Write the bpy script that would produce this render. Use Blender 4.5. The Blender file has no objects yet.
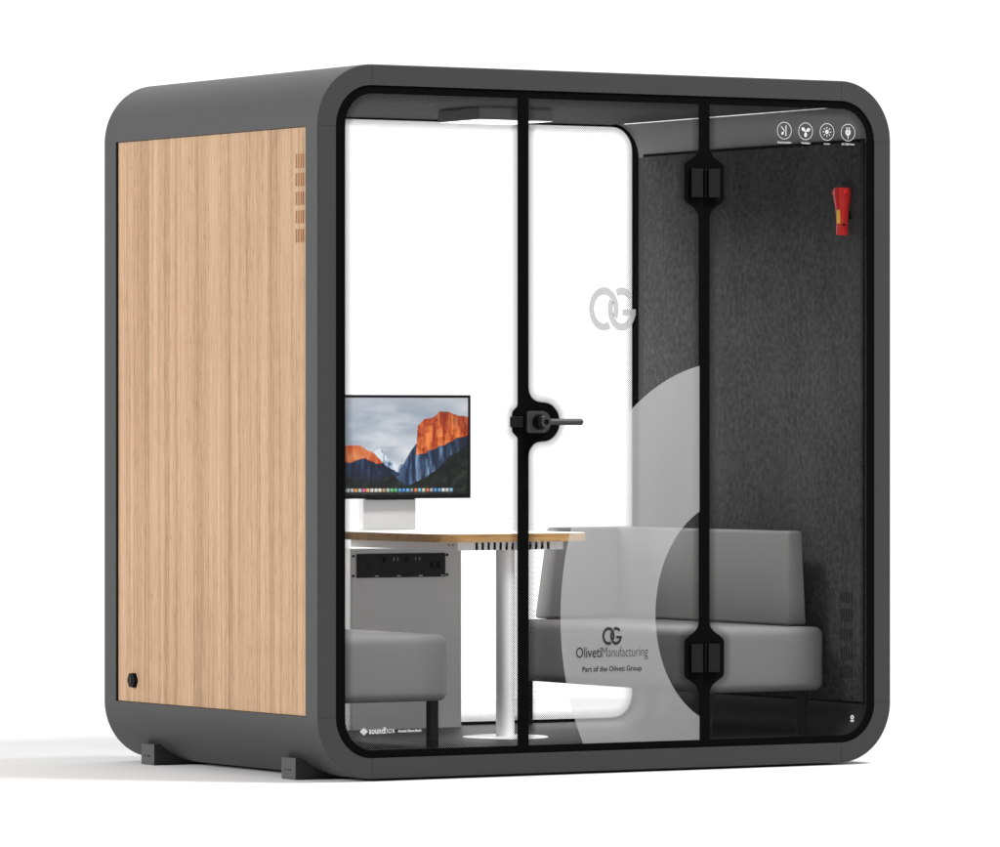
import bpy, bmesh, math, random
import numpy as np
from mathutils import Vector, Matrix
random.seed(7); rng = np.random.default_rng(11)
C = bpy.context.scene.collection
sc = bpy.context.scene
PI = math.pi
W, D, H = 2.234, 1.475, 2.3      # the booth, metres
R = .202                          # outer corner radius
FL = .078                         # floor level inside

# ------------------------------------------------------------------ materials
def new_mat(name):
    m = bpy.data.materials.new(name); m.use_nodes = True
    return m, m.node_tree.nodes, m.node_tree.links, m.node_tree.nodes['Principled BSDF']
def lin(h):
    h = h.lstrip('#'); v = [int(h[i:i+2], 16)/255 for i in (0, 2, 4)]
    return tuple(((c+.055)/1.055)**2.4 if c > .04045 else c/12.92 for c in v) + (1,)
def pmat(name, col, rough=.5, spec=.3, metal=0., noise=0., nscale=60, bump=0., bscale=400, stretch=(1, 1, 1)):
    m, N, L, P = new_mat(name)
    P.inputs['Roughness'].default_value = rough
    P.inputs['Specular IOR Level'].default_value = spec
    P.inputs['Metallic'].default_value = metal
    c = col if len(col) == 4 else tuple(col)+(1,)
    tc = N.new('ShaderNodeTexCoord'); mp = N.new('ShaderNodeMapping'); mp.inputs['Scale'].default_value = stretch
    L.new(tc.outputs['Object'], mp.inputs['Vector'])
    nz = N.new('ShaderNodeTexNoise'); nz.inputs['Scale'].default_value = nscale; nz.inputs['Detail'].default_value = 4
    L.new(mp.outputs[0], nz.inputs['Vector'])
    mx = N.new('ShaderNodeMix'); mx.data_type = 'RGBA'
    mx.inputs['A'].default_value = tuple(x*(1-noise) for x in c[:3])+(1,)
    mx.inputs['B'].default_value = tuple(min(1, x*(1+noise)) for x in c[:3])+(1,)
    L.new(nz.outputs['Fac'], mx.inputs['Factor']); L.new(mx.outputs['Result'], P.inputs['Base Color'])
    if bump:
        n2 = N.new('ShaderNodeTexNoise'); n2.inputs['Scale'].default_value = bscale; n2.inputs['Detail'].default_value = 3
        L.new(mp.outputs[0], n2.inputs['Vector'])
        b = N.new('ShaderNodeBump'); b.inputs['Strength'].default_value = bump; b.inputs['Distance'].default_value = .002
        L.new(n2.outputs['Fac'], b.inputs['Height']); L.new(b.outputs[0], P.inputs['Normal'])
    return m
def emat(name, col, s):
    m, N, L, P = new_mat(name)
    P.inputs['Base Color'].default_value = (.8, .8, .8, 1)
    P.inputs['Emission Color'].default_value = tuple(col)+(1,); P.inputs['Emission Strength'].default_value = s
    return m
def math_node(N, L, op, a, b=None, c=None):
    n = N.new('ShaderNodeMath'); n.operation = op
    for i, v in enumerate((a, b, c)):
        if v is None: continue
        if isinstance(v, (int, float)): n.inputs[i].default_value = v
        else: L.new(v, n.inputs[i])
    return n.outputs[0]

M = {}
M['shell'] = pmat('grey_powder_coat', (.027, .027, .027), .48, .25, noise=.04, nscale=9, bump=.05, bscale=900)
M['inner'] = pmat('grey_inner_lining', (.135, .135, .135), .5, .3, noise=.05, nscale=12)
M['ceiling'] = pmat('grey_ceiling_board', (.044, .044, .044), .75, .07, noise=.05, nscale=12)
M['lining_low'] = pmat('shaded_lower_lining', (.018, .018, .018), .45, .3, noise=.05, nscale=12)  # copy of the inner lining, darkened for the shade low under the seats
M['lining_mid'] = pmat('shaded_side_lining', (.045, .045, .045), .5, .2)  # copy of the inner lining, darkened for the shade beside the felt
M['socket'] = pmat('socket_plastic', (.011, .011, .011), .4, .15)
M['vent'] = pmat('dark_vent_felt', (.021, .021, .021), .9, .05)
M['stand'] = pmat('pale_grey_stand', (.50, .50, .50), .4, .3)
M['foot'] = pmat('dark_foot_plastic', (.034, .034, .034), .5, .3, noise=.08, nscale=30)
M['black'] = pmat('black_fritted_glass', (.0035, .0035, .0035), .5, .0, noise=.1, nscale=40)
M['black_plastic'] = pmat('black_plastic', (.005, .005, .005), .5, .08, noise=.1, nscale=80)
M['hinge'] = pmat('dark_hinge_metal', (.004, .004, .004), .45, .12, noise=.06, nscale=90)
M['handle'] = pmat('dark_handle_metal', (.020, .020, .021), .4, .35, noise=.06, nscale=90)
M['carpet'] = pmat('dark_carpet', (.065, .065, .065), .95, .1, noise=.35, nscale=260, bump=.5, bscale=700)
M['sofa_back'] = pmat('lit_grey_upholstery', (.215, .215, .215), .85, .15, noise=.06, nscale=420, bump=.25, bscale=1500)  # same fabric as the seat, lightened to put lamp light into the colour
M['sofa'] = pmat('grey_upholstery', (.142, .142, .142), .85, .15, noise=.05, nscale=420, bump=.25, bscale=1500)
M['pedestal'] = pmat('bright_white_laminate', (.93, .93, .93), .4, .3, noise=.012, nscale=5)
M['white'] = pmat('white_laminate', (.86, .86, .86), .35, .3, noise=.015, nscale=6)
M['white_metal'] = pmat('white_powder_coat', (.86, .86, .86), .35, .35, noise=.015, nscale=8)
M['groove'] = pmat('black_groove', (.004, .004, .004), .9, .02)
M['seam'] = pmat('dark_seam', (.03, .03, .03), .8, .05)
M['red'] = pmat('red_plastic', (.60, .014, .012), .35, .4, noise=.06, nscale=30)
M['yellow'] = pmat('yellow_label', (.95, .60, .06), .5, .3)
M['ink'] = pmat('dark_grey_print', (.022, .022, .022), .6, .1)
M['white_ink'] = pmat('white_print', (.5, .5, .5), .6, .1)
M['lamp'] = emat('lamp_diffuser', (1, .99, .975), 1.6)
M['led'] = emat('led_strip', (1, 1, 1), .9)

# cloth felt: mottled, with short vertical fibres
def felt():
    m, N, L, P = new_mat('charcoal_felt')
    P.inputs['Roughness'].default_value = 1; P.inputs['Specular IOR Level'].default_value = .05
    tc = N.new('ShaderNodeTexCoord')
    def nz(scale, st, det=5, dist=0.):
        mp = N.new('ShaderNodeMapping'); mp.inputs['Scale'].default_value = st
        L.new(tc.outputs['Object'], mp.inputs['Vector'])
        n = N.new('ShaderNodeTexNoise'); n.inputs['Scale'].default_value = scale; n.inputs['Detail'].default_value = det
        n.inputs['Distortion'].default_value = dist; n.inputs['Roughness'].default_value = .65
        L.new(mp.outputs[0], n.inputs['Vector']); return n.outputs['Fac']
    a = nz(55, (1, 1, .9), 8, .2); b = nz(230, (1, 1, .85), 4); c = nz(3, (1, 1, .7), 2)
    s = math_node(N, L, 'ADD', math_node(N, L, 'MULTIPLY', a, .48), math_node(N, L, 'MULTIPLY', b, .47))
    s = math_node(N, L, 'ADD', s, math_node(N, L, 'MULTIPLY', c, .20))
    cr = N.new('ShaderNodeValToRGB'); cr.color_ramp.elements[0].position = .42; cr.color_ramp.elements[1].position = .74
    cr.color_ramp.elements[0].color = (.014, .014, .014, 1); cr.color_ramp.elements[1].color = (.088, .088, .089, 1)
    L.new(s, cr.inputs[0]); L.new(cr.outputs[0], P.inputs['Base Color'])
    bp = N.new('ShaderNodeBump'); bp.inputs['Strength'].default_value = .3; bp.inputs['Distance'].default_value = .003
    L.new(b, bp.inputs['Height']); L.new(bp.outputs[0], P.inputs['Normal'])
    return m
M['felt'] = felt()

def wood(name, axis='Z', tint=1., cols=((.140, .081, .041), (.244, .154, .089), (.328, .222, .139))):
    """quartered veneer: fine straight grain along one axis, tonal bands, short dark pores"""
    m, N, L, P = new_mat(name)
    P.inputs['Roughness'].default_value = .55; P.inputs['Specular IOR Level'].default_value = .2
    tc = N.new('ShaderNodeTexCoord')
    def st(along, across):
        return {'Z': (across, across, along), 'Y': (across, along, across), 'X': (along, across, across)}[axis]
    def nz(al, ac, det=3, dist=0., rgh=.5, off=0.):
        mp = N.new('ShaderNodeMapping'); mp.inputs['Scale'].default_value = st(al, ac)
        mp.inputs['Location'].default_value = (off, off*1.7, off*.3)
        L.new(tc.outputs['Object'], mp.inputs['Vector'])
        n = N.new('ShaderNodeTexNoise'); n.inputs['Scale'].default_value = 1; n.inputs['Detail'].default_value = det
        n.inputs['Distortion'].default_value = dist; n.inputs['Roughness'].default_value = rgh
        L.new(mp.outputs[0], n.inputs['Vector']); return n.outputs['Fac']
    band = nz(.07, 7, 5, .1, .7)
    line = nz(.45, 62, 6, .08, .8, 3.)
    fine = nz(11, 150, 3, 0, .7, 7.)
    cloud = nz(1.1, 3, 3, .5, .5, 5.)
    s = math_node(N, L, 'MULTIPLY', band, .34)
    s = math_node(N, L, 'MULTIPLY_ADD', line, .48, s)
    s = math_node(N, L, 'MULTIPLY_ADD', fine, .28, s)
    s = math_node(N, L, 'MULTIPLY_ADD', cloud, .08, s)
    cr = N.new('ShaderNodeValToRGB'); e = cr.color_ramp.elements
    e[0].position = .47; e[0].color = tuple(c*tint for c in cols[0])+(1,)
    e[1].position = .72; e[1].color = tuple(c*tint for c in cols[2])+(1,)
    k = e.new(.585); k.color = tuple(c*tint for c in cols[1])+(1,)
    L.new(s, cr.inputs[0])
    # dark pores
    por = nz(20, 120, 2, 0, .5, 11.)
    pf = math_node(N, L, 'GREATER_THAN', por, .67)
    sl = nz(.05, 42, 2, 0., .5, 19.)          # narrow dark streaks
    sf = N.new('ShaderNodeMapRange'); sf.inputs['From Min'].default_value = .61; sf.inputs['From Max'].default_value = .70
    L.new(sl, sf.inputs['Value'])
    dk = math_node(N, L, 'MAXIMUM', math_node(N, L, 'MULTIPLY', pf, .32), math_node(N, L, 'MULTIPLY', sf.outputs[0], .40))
    mx = N.new('ShaderNodeMix'); mx.data_type = 'RGBA'; L.new(dk, mx.inputs['Factor'])
    L.new(cr.outputs[0], mx.inputs['A']); mx.inputs['B'].default_value = tuple(c*tint*.55 for c in cols[0])+(1,)
    L.new(mx.outputs['Result'], P.inputs['Base Color'])
    bp = N.new('ShaderNodeBump'); bp.inputs['Strength'].default_value = .12; bp.inputs['Distance'].default_value = .001
    L.new(line, bp.inputs['Height']); L.new(bp.outputs[0], P.inputs['Normal'])
    return m
M['wood'] = wood('pale_teak_veneer')
M['wood_slot'] = wood('teak_slot_slats', 'Z', .56, ((.26, .12, .048), (.40, .215, .11), (.50, .30, .165)))
M['oak_edge'] = wood('oak_edge_band', 'X', 1., ((.26, .135, .045), (.42, .235, .088), (.54, .33, .14)))

def glass():
    m, N, L, P = new_mat('clear_glass')
    N.remove(P)
    t = N.new('ShaderNodeBsdfTransparent'); t.inputs[0].default_value = (.985, .985, .985, 1)
    g = N.new('ShaderNodeBsdfGlossy'); g.inputs['Roughness'].default_value = .02
    mx = N.new('ShaderNodeMixShader'); mx.inputs[0].default_value = .006
    L.new(t.outputs[0], mx.inputs[1]); L.new(g.outputs[0], mx.inputs[2]); L.new(mx.outputs[0], N['Material Output'].inputs[0])
    return m
M['glass'] = glass()
def film(name, trans, diff, tl):
    """translucent vinyl: lets a part of the light straight through, scatters the rest"""
    m, N, L, P = new_mat(name); N.remove(P)
    t = N.new('ShaderNodeBsdfTransparent'); t.inputs[0].default_value = (trans,)*3+(1,)
    d = N.new('ShaderNodeBsdfDiffuse'); d.inputs[0].default_value = (diff,)*3+(1,)
    l = N.new('ShaderNodeBsdfTranslucent'); l.inputs[0].default_value = (tl,)*3+(1,)
    a = N.new('ShaderNodeAddShader'); b = N.new('ShaderNodeAddShader')
    L.new(t.outputs[0], a.inputs[0]); L.new(d.outputs[0], a.inputs[1]); L.new(a.outputs[0], b.inputs[0]); L.new(l.outputs[0], b.inputs[1])
    L.new(b.outputs[0], N['Material Output'].inputs[0]); return m
M['film'] = film('frosted_film', .60, .16, .085)
M['film_logo'] = film('grey_logo_film', .20, .17, .07)
def frit():
    """dots of black enamel that shrink away from the border (uv.y = 1 at the border, 0 at the end)"""
    m, N, L, P = new_mat('dot_frit'); N.remove(P)
    tc = N.new('ShaderNodeTexCoord'); uv = N.new('ShaderNodeUVMap'); uv.uv_map = 'fade'
    s1 = N.new('ShaderNodeSeparateXYZ'); s2 = N.new('ShaderNodeSeparateXYZ')
    L.new(tc.outputs['Object'], s1.inputs[0]); L.new(uv.outputs[0], s2.inputs[0])
    p = PI/.0078
    cx = math_node(N, L, 'COSINE', math_node(N, L, 'MULTIPLY', math_node(N, L, 'ADD', s1.outputs['X'], s1.outputs['Z']), p))
    cz = math_node(N, L, 'COSINE', math_node(N, L, 'MULTIPLY', math_node(N, L, 'SUBTRACT', s1.outputs['X'], s1.outputs['Z']), p))
    pr = math_node(N, L, 'MULTIPLY', cx, cz)                       # checker of round spots, both signs
    v = math_node(N, L, 'ABSOLUTE', pr)
    inv = math_node(N, L, 'POWER', math_node(N, L, 'SUBTRACT', 1., s2.outputs['Y']), 1.7)
    thr = math_node(N, L, 'MULTIPLY_ADD', inv, .72, .28)
    al = math_node(N, L, 'GREATER_THAN', v, thr)
    al = math_node(N, L, 'MULTIPLY', al, .92)
    t = N.new('ShaderNodeBsdfTransparent'); d = N.new('ShaderNodeBsdfDiffuse'); d.inputs[0].default_value = (.01, .01, .01, 1)
    mx = N.new('ShaderNodeMixShader'); L.new(al, mx.inputs[0]); L.new(t.outputs[0], mx.inputs[1]); L.new(d.outputs[0], mx.inputs[2])
    L.new(mx.outputs[0], N['Material Output'].inputs[0]); return m
M['frit'] = frit()
def floor_mat():
    m, N, L, P = new_mat('white_studio_floor')
    P.inputs['Base Color'].default_value = (.555, .555, .555, 1); P.inputs['Roughness'].default_value = .9
    P.inputs['Specular IOR Level'].default_value = .02
    tc = N.new('ShaderNodeTexCoord'); nz = N.new('ShaderNodeTexNoise'); nz.inputs['Scale'].default_value = .8
    L.new(tc.outputs['Object'], nz.inputs['Vector'])
    cr = N.new('ShaderNodeValToRGB'); cr.color_ramp.elements[0].color = (.55, .55, .55, 1); cr.color_ramp.elements[1].color = (.56, .56, .56, 1)
    L.new(nz.outputs['Fac'], cr.inputs[0]); L.new(cr.outputs[0], P.inputs['Base Color'])
    return m
M['floor'] = floor_mat()

# ------------------------------------------------------------------ helpers
def smooth(me, ang=35):
    me.shade_smooth(); me.set_sharp_from_angle(angle=math.radians(ang))
def obj(name, data, mats, parent=None, loc=(0, 0, 0), sm=None):
    if isinstance(data, bmesh.types.BMesh):
        me = bpy.data.meshes.new(name); data.normal_update(); data.to_mesh(me); data.free()
    else: me = data; me.name = name
    for m in (mats if isinstance(mats, (list, tuple)) else [mats]): me.materials.append(m)
    if sm: smooth(me, sm)
    o = bpy.data.objects.new(name, me); C.objects.link(o); o.location = loc
    if parent:
        o.parent = parent
    return o
def thing(name, label, cat, loc=(0, 0, 0), group=None):
    o = bpy.data.objects.new(name, None); C.objects.link(o); o.location = loc; o.empty_display_size = .1
    o['label'] = label; o['category'] = cat
    if group: o['group'] = group
    return o
def abox(bm, x0, x1, y0, y1, z0, z1, bev=0., seg=3, mi=0):
    b = bmesh.new()
    r = bmesh.ops.create_cube(b, size=1)
    for v in b.verts:
        v.co = Vector(((x0+x1)/2+v.co.x*(x1-x0), (y0+y1)/2+v.co.y*(y1-y0), (z0+z1)/2+v.co.z*(z1-z0)))
    if bev: bmesh.ops.bevel(b, geom=b.edges[:], offset=bev, segments=seg, profile=.5, affect='EDGES')
    merge(bm, b, mi); return bm
def merge(bm, b, mi=0):
    me = bpy.data.meshes.new('t'); b.to_mesh(me); b.free()
    n = len(bm.faces); bm.from_mesh(me); bpy.data.meshes.remove(me)
    bm.faces.ensure_lookup_table()
    for f in bm.faces[n:]: f.material_index = mi
def bx(*a, **k): return abox(bmesh.new(), *a, **k)
def hexa(bm, lo, hi, bev=0., seg=3, mi=0):
    """block from 4 bottom and 4 top corners (counter-clockwise from above)"""
    b = bmesh.new(); v = [b.verts.new(p) for p in list(lo)+list(hi)]
    b.faces.new(v[3::-1]); b.faces.new(v[4:])
    for i in range(4): j = (i+1) % 4; b.faces.new((v[i], v[j], v[4+j], v[4+i]))
    if bev: bmesh.ops.bevel(b, geom=b.edges[:], offset=bev, segments=seg, profile=.5, affect='EDGES')
    merge(bm, b, mi); return bm
def cyl(bm, p0, p1, r0, r1=None, n=32, mi=0, cap=True):
    r1 = r0 if r1 is None else r1
    p0, p1 = Vector(p0), Vector(p1); d = p1-p0; b = bmesh.new()
    bmesh.ops.create_cone(b, cap_ends=cap, segments=n, radius1=r0, radius2=r1, depth=d.length)
    q = Vector((0, 0, 1)).rotation_difference(d.normalized())
    bmesh.ops.transform(b, matrix=Matrix.Translation((p0+p1)/2) @ q.to_matrix().to_4x4(), verts=b.verts)
    merge(bm, b, mi); return bm
def lathe(bm, prof, centre, n=32, mi=0):
    """profile (radius, z) turned about a vertical axis"""
    rings = []
    for r, z in prof:
        rings.append([bm.verts.new((centre[0]+r*math.cos(2*PI*i/n), centre[1]+r*math.sin(2*PI*i/n), centre[2]+z)) for i in range(n)])
    for a, b in zip(rings, rings[1:]):
        for i in range(n):
            f = bm.faces.new((a[i], a[(i+1) % n], b[(i+1) % n], b[i])); f.material_index = mi
    bm.faces.new(rings[0][::-1]).material_index = mi; bm.faces.new(rings[-1]).material_index = mi
    return bm

def rpath(pts, seg=10):
    """closed polygon with a fillet radius per vertex -> dense outline"""
    out = []; n = len(pts)
    for i in range(n):
        x, z, r = pts[i]; p = Vector((x, z)); a = Vector(pts[i-1][:2])-p; b = Vector(pts[(i+1) % n][:2])-p
        if r <= 0: out.append(p); continue
        a.normalize(); b.normalize(); ang = math.acos(max(-1, min(1, a.dot(b))))
        if abs(PI-ang) < .02: out.append(p); continue
        t = r/math.tan(ang/2); c = p+(a+b).normalized()*(r/math.sin(ang/2))
        s = p+a*t; e = p+b*t
        a0 = math.atan2(s.y-c.y, s.x-c.x); a1 = math.atan2(e.y-c.y, e.x-c.x); da = (a1-a0+PI) % (2*PI)-PI
        k = max(2, int(seg*abs(da)/(PI/2))+1)
        for j in range(k+1): tt = a0+da*j/k; out.append(c+Vector((math.cos(tt), math.sin(tt)))*r)
    return out
def rrect(x0, x1, z0, z1, r, seg=16):
    r = r if isinstance(r, (list, tuple)) else (r,)*4      # bl, br, tr, tl
    return rpath([(x0, z0, r[0]), (x1, z0, r[1]), (x1, z1, r[2]), (x0, z1, r[3])], seg)
def plate(loops, y0, y1, plane='XZ'):
    """flat plate with holes: 2D curve filled by Blender, turned into a mesh"""
    cu = bpy.data.curves.new('c', 'CURVE'); cu.dimensions = '2D'; cu.fill_mode = 'BOTH'; cu.extrude = abs(y1-y0)/2
    for lp in loops:
        s = cu.splines.new('POLY'); s.points.add(len(lp)-1); s.use_cyclic_u = True
        for q, p in zip(s.points, lp): q.co = (p[0], p[1], 0, 1)
    o = bpy.data.objects.new('c', cu); C.objects.link(o)
    me = bpy.data.meshes.new_from_object(o.evaluated_get(bpy.context.evaluated_depsgraph_get()))
    bpy.data.objects.remove(o); bpy.data.curves.remove(cu)
    bm = bmesh.new(); bm.from_mesh(me); bpy.data.meshes.remove(me)
    ym = (y0+y1)/2
    for v in bm.verts:
        x, y, z = v.co; v.co = (x, ym-z, y)
    bmesh.ops.remove_doubles(bm, verts=bm.verts, dist=1e-5)
    bmesh.ops.recalc_face_normals(bm, faces=bm.faces)
    return bm
def fade_ring(hole, y, w=.030):
    """strip running round the inside of a clear opening with a 'fade' uv"""
    n = len(hole); P = []
    for p in hole:
        if not P or (p-P[-1]).length > 1e-5: P.append(p)
    if (P[0]-P[-1]).length < 1e-5: P.pop()
    # subdivide long edges
    Q = []
    for i, p in enumerate(P):
        q = P[(i+1) % len(P)]; k = max(1, int((q-p).length/.1))
        for j in range(k): Q.append(p.lerp(q, j/k))
    area = sum(Q[i].x*Q[(i+1) % len(Q)].y-Q[(i+1) % len(Q)].x*Q[i].y for i in range(len(Q)))
    sg = 1 if area > 0 else -1
    bm = bmesh.new(); uvl = bm.loops.layers.uv.new('fade'); A = []; B = []
    N = len(Q)
    for i in range(N):
        d0 = (Q[i]-Q[i-1]).normalized(); d1 = (Q[(i+1) % N]-Q[i]).normalized()
        n0 = Vector((-d0.y, d0.x))*sg; n1 = Vector((-d1.y, d1.x))*sg
        nn = (n0+n1); nn.normalize(); m = nn/max(.5, nn.dot(n0))
        A.append(bm.verts.new((Q[i].x, y, Q[i].y))); q = Q[i]+m*w; B.append(bm.verts.new((q.x, y, q.y)))
    for i in range(N):
        j = (i+1) % N; f = bm.faces.new((A[i], A[j], B[j], B[i]))
        for l in f.loops: l[uvl].uv = (0, 1. if l.vert in (A[i], A[j]) else 0.)
    return bm

def text_bm(body, x, z, width, y, mat, name, parent, height=None, bold=0., align='CENTER', extra=None):
    cu = bpy.data.curves.new('t', 'FONT'); cu.body = body; cu.size = 1; cu.align_x = 'LEFT'; cu.offset = bold; cu.resolution_u = 3
    o = bpy.data.objects.new('t', cu); C.objects.link(o)
    me = bpy.data.meshes.new_from_object(o.evaluated_get(bpy.context.evaluated_depsgraph_get()))
    bpy.data.objects.remove(o); bpy.data.curves.remove(cu)
    bm = bmesh.new(); bm.from_mesh(me); bpy.data.meshes.remove(me)
    xs = [v.co.x for v in bm.verts]; ys = [v.co.y for v in bm.verts]
    sx = width/(max(xs)-min(xs)); sz = sx if height is None else height/(max(ys)-min(ys))
    x0 = x-width/2 if align == 'CENTER' else x
    for v in bm.verts: v.co = (x0+(v.co.x-min(xs))*sx, y, z+v.co.y*sz)
    return obj(name, bm, mat, parent)
def arc_band(cx, cz, a, b, sw, sh, t0, t1, y, bm, n=40):
    """elliptic stroke: outer half-axes a, b; stroke width sw sideways, sh up and down; angles in degrees"""
    pr = None
    for i in range(n+1):
        t = math.radians(t0+(t1-t0)*i/n); c, s = math.cos(t), math.sin(t)
        o = bm.verts.new((cx+a*c, y, cz+b*s)); q = bm.verts.new((cx+(a-sw)*c, y, cz+(b-sh)*s))
        if pr: bm.faces.new((pr[0], o, q, pr[1]) if t1 > t0 else (pr[0], pr[1], q, o))
        pr = (o, q)
def quad(bm, pts, y):
    return bm.faces.new([bm.verts.new((p[0], y, p[1])) for p in pts])
def og_logo(cx, cz, w, h, y, name, mat, parent):
    """interlocked O and G, fitted in w x h"""
    bm = bmesh.new(); k = w/.182; kz = h/.1425
    def K(v): return v*k
    ao, ag, b = K(.0575), K(.0545), kz*.0712
    xo = cx-K(.0335); xg = cx+K(.0365)
    sw, sh = K(.0192), kz*.0245
    arc_band(xo, cz, ao, b, sw, sh, -27, 297, y, bm)
    arc_band(xg, cz, ag, b, sw, sh, 152, 356, y, bm)
    arc_band(xg, cz, ag, b, sw, sh, 40, 117, y, bm, 16)
    z1 = cz-kz*.0; z0 = cz-kz*.021
    quad(bm, [(xg+K(.002), z0), (xg+ag*.985, z0), (xg+ag, z1), (xg+K(.002), z1)], y+.0001)
    bmesh.ops.recalc_face_normals(bm, faces=bm.faces)
    return obj(name, bm, mat, parent)

# ------------------------------------------------------------------ setting
bm = bmesh.new()
bmesh.ops.create_circle(bm, cap_ends=True, segments=96, radius=4.8)
fl = obj('floor', bm, M['floor'], None, (1.1, .7, -.008)); fl['kind'] = 'structure'

# ------------------------------------------------------------------ booth
booth = thing('office_booth', 'grey rounded acoustic booth with teak side panel and glazed front', 'office booth')
def prof(off):
    r = R-off
    return rrect(off, W-off, off, H-off, r, 20)
loops = [(.003, .0), (0, .003), (0, D-.003), (.003, D), (.067, D), (.067, D-.012), (.08, D-.012), (.08, .012), (.067, .012), (.067, 0)]
bm = bmesh.new(); rings = []
for off, y in loops:
    rings.append([bm.verts.new((p.x, y, p.y)) for p in prof(off)])
n = len(rings[0]); side = []
for k in range(len(rings)):
    a, b = rings[k], rings[(k+1) % len(rings)]
    for i in range(n):
        j = (i+1) % n
        f = bm.faces.new((a[i], b[i], b[j], a[j]))
        zc = abs(a[i].co.z-a[j].co.z)
        if k == 1 and zc > 1: side.append(f)
        if 6 <= k <= 8: f.material_index = 2 if a[i].co.z+a[j].co.z < .5 else (3 if a[i].co.z+a[j].co.z < 4 else 1)  # one lining in lit tone on the top arc, shaded tones below
# openings for the side panels
Y0, Y1, Z0, Z1 = .0794, 1.3896, .2018, 2.0985
for f in side:
    x = f.verts[0].co.x; s = 1 if x < 1 else -1
    bm.faces.remove(f)
    def q(a, b, c, d):
        bm.faces.new([bm.verts.new(p) for p in (a, b, c, d)])
    za, zb = R, H-R
    q((x, .003, za), (x, Y0, za), (x, Y0, zb), (x, .003, zb)); q((x, Y1, za), (x, D-.003, za), (x, D-.003, zb), (x, Y1, zb))
    xi = x+s*.02
    q((x, Y0, za), (xi, Y0, za), (xi, Y0, zb), (x, Y0, zb)); q((x, Y1, za), (xi, Y1, za), (xi, Y1, zb), (x, Y1, zb))
    q((x, Y0, za), (x, Y1, za), (xi, Y1, za), (xi, Y0, za)); q((x, Y0, zb), (x, Y1, zb), (xi, Y1, zb), (xi, Y0, zb))
bmesh.ops.remove_doubles(bm, verts=bm.verts, dist=1e-5)
bmesh.ops.recalc_face_normals(bm, faces=bm.faces)
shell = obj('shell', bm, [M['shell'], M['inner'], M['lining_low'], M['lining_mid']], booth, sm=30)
# joints where the corner pieces meet the straight ones
e = .0009; yf = -.0004
def jl(x0, x1, z0, z1):
    b = bmesh.new(); quad(b, [(x0, z0), (x1, z0), (x1, z1), (x0, z1)], yf); obj('joint_line', b, M['seam'], shell)
for xx in (R, W-R):
    for z0_, z1_ in ((.004, .0665), (H-.0665, H-.004)): jl(xx-e, xx+e, z0_, z1_)
for zz in (R, H-R):
    for x0_, x1_ in ((.004, .0665), (W-.0665, W-.004)): jl(x0_, x1_, zz-e, zz+e)

# side panels with vent slots
def side_panel(x, s, label=None):
    m = bx(min(x+s*.007, x+s*.019), max(x+s*.007, x+s*.019), Y0+.0015, Y1-.006, Z0+.0015, Z1-.0015, bev=.0012, seg=2)
    p = obj('side_panel', m, M['wood'], booth)
    if label: p['label'] = label
    g = obj('panel_gap', bx(min(x+s*.0192, x+s*.0196), max(x+s*.0192, x+s*.0196), Y0, Y1, Z0, Z1), M['groove'], booth)
    if s > 0:
        for (zt, zb) in ((2.012, 1.966), (1.951, 1.908), (1.890, 1.847), (1.830, 1.788), (1.770, 1.727)):
            b = bmesh.new()
            abox(b, x+.0061, x+.0066, .086, .158, zb, zt)
            for k in range(5):
                y = .0905+k*.0153; abox(b, x+.0045, x+.0061, y-.0030, y+.0056, zb+.0015, zt-.0015)
            obj('vent_slot', b, M['wood_slot'], p)
        b = bmesh.new(); cyl(b, (x+.007, 1.270, .276), (x-.006, 1.270, .276), .0285, .026, n=6)
        # turn the hexagon so a corner is on top
        bmesh.ops.rotate(b, cent=(x, 1.270, .276), matrix=Matrix.Rotation(math.radians(0), 3, 'X'), verts=b.verts)
        k = obj('cable_outlet', b, M['black_plastic'], p)
        b = bmesh.new(); cyl(b, (x-.0062, 1.270, .276), (x-.009, 1.270, .276), .015, .013, n=24); obj('outlet_cap', b, M['hinge'], k, sm=40)
side_panel(0, 1); side_panel(W, -1)

# feet
for y in (.200, 1.170):
    for x0_, x1_ in ((.030, .36), (W-.36, W-.030)):
        b = bmesh.new(); s = 1 if x0_ < 1 else -1
        abox(b, x0_, x1_, y, y+.092, -.0078, .0625, bev=.002, seg=2)
        f = obj('foot', b, M['foot'], booth)
        xf = x0_-.0004 if s > 0 else x1_+.0004
        b = bmesh.new()
        for (ya, yb) in ((.062, .070), (.026, .050)):
            abox(b, xf-.0003, xf+.0003, y+ya, y+yb, .020, .026)
        obj('embossed_mark', b, M['seam'], f)

# ---------------- interior lining
b = bx(.082, W-.082, .014, D-.014, FL-.006, FL)
obj('carpet', b, M['carpet'], booth)
for s, x in ((1, .09), (-1, W-.09)):
    xa, xb = (x-.009, x) if s > 0 else (x, x+.009)
    p = obj('felt_panel', bx(xa, xb, .041, 1.417, .2, 2.099, bev=.003, seg=2), M['felt'], booth)
    xg0, xg1 = (x-.0095, x-.006) if s > 0 else (x+.006, x+.0095)
    obj('felt_groove', bx(xg0, xg1, .037, 1.425, .192, 2.109), M['groove'], p)
    if s < 0:
        for (zt, zb) in ((.570, .533), (.513, .468), (.445, .407), (.383, .339), (.319, .278)):
            b = bmesh.new()
            for k in range(5):
                y = .097+k*.0155; abox(b, x-.0006, x+.0002, y, y+.0085, zb, zt)
            obj('vent_slot', b, M['vent'], p)
obj('ceiling_panel', bx(.21, 2.026, .03, D-.03, 2.212, 2.2195, bev=.001, seg=1), M['ceiling'], booth)
for x in (.2035, 2.0305):
    obj('led_strip', bx(x-.0035, x+.0035, .06, 1.36, 2.2105, 2.2155, bev=.001, seg=1), M['led'], booth)

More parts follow.
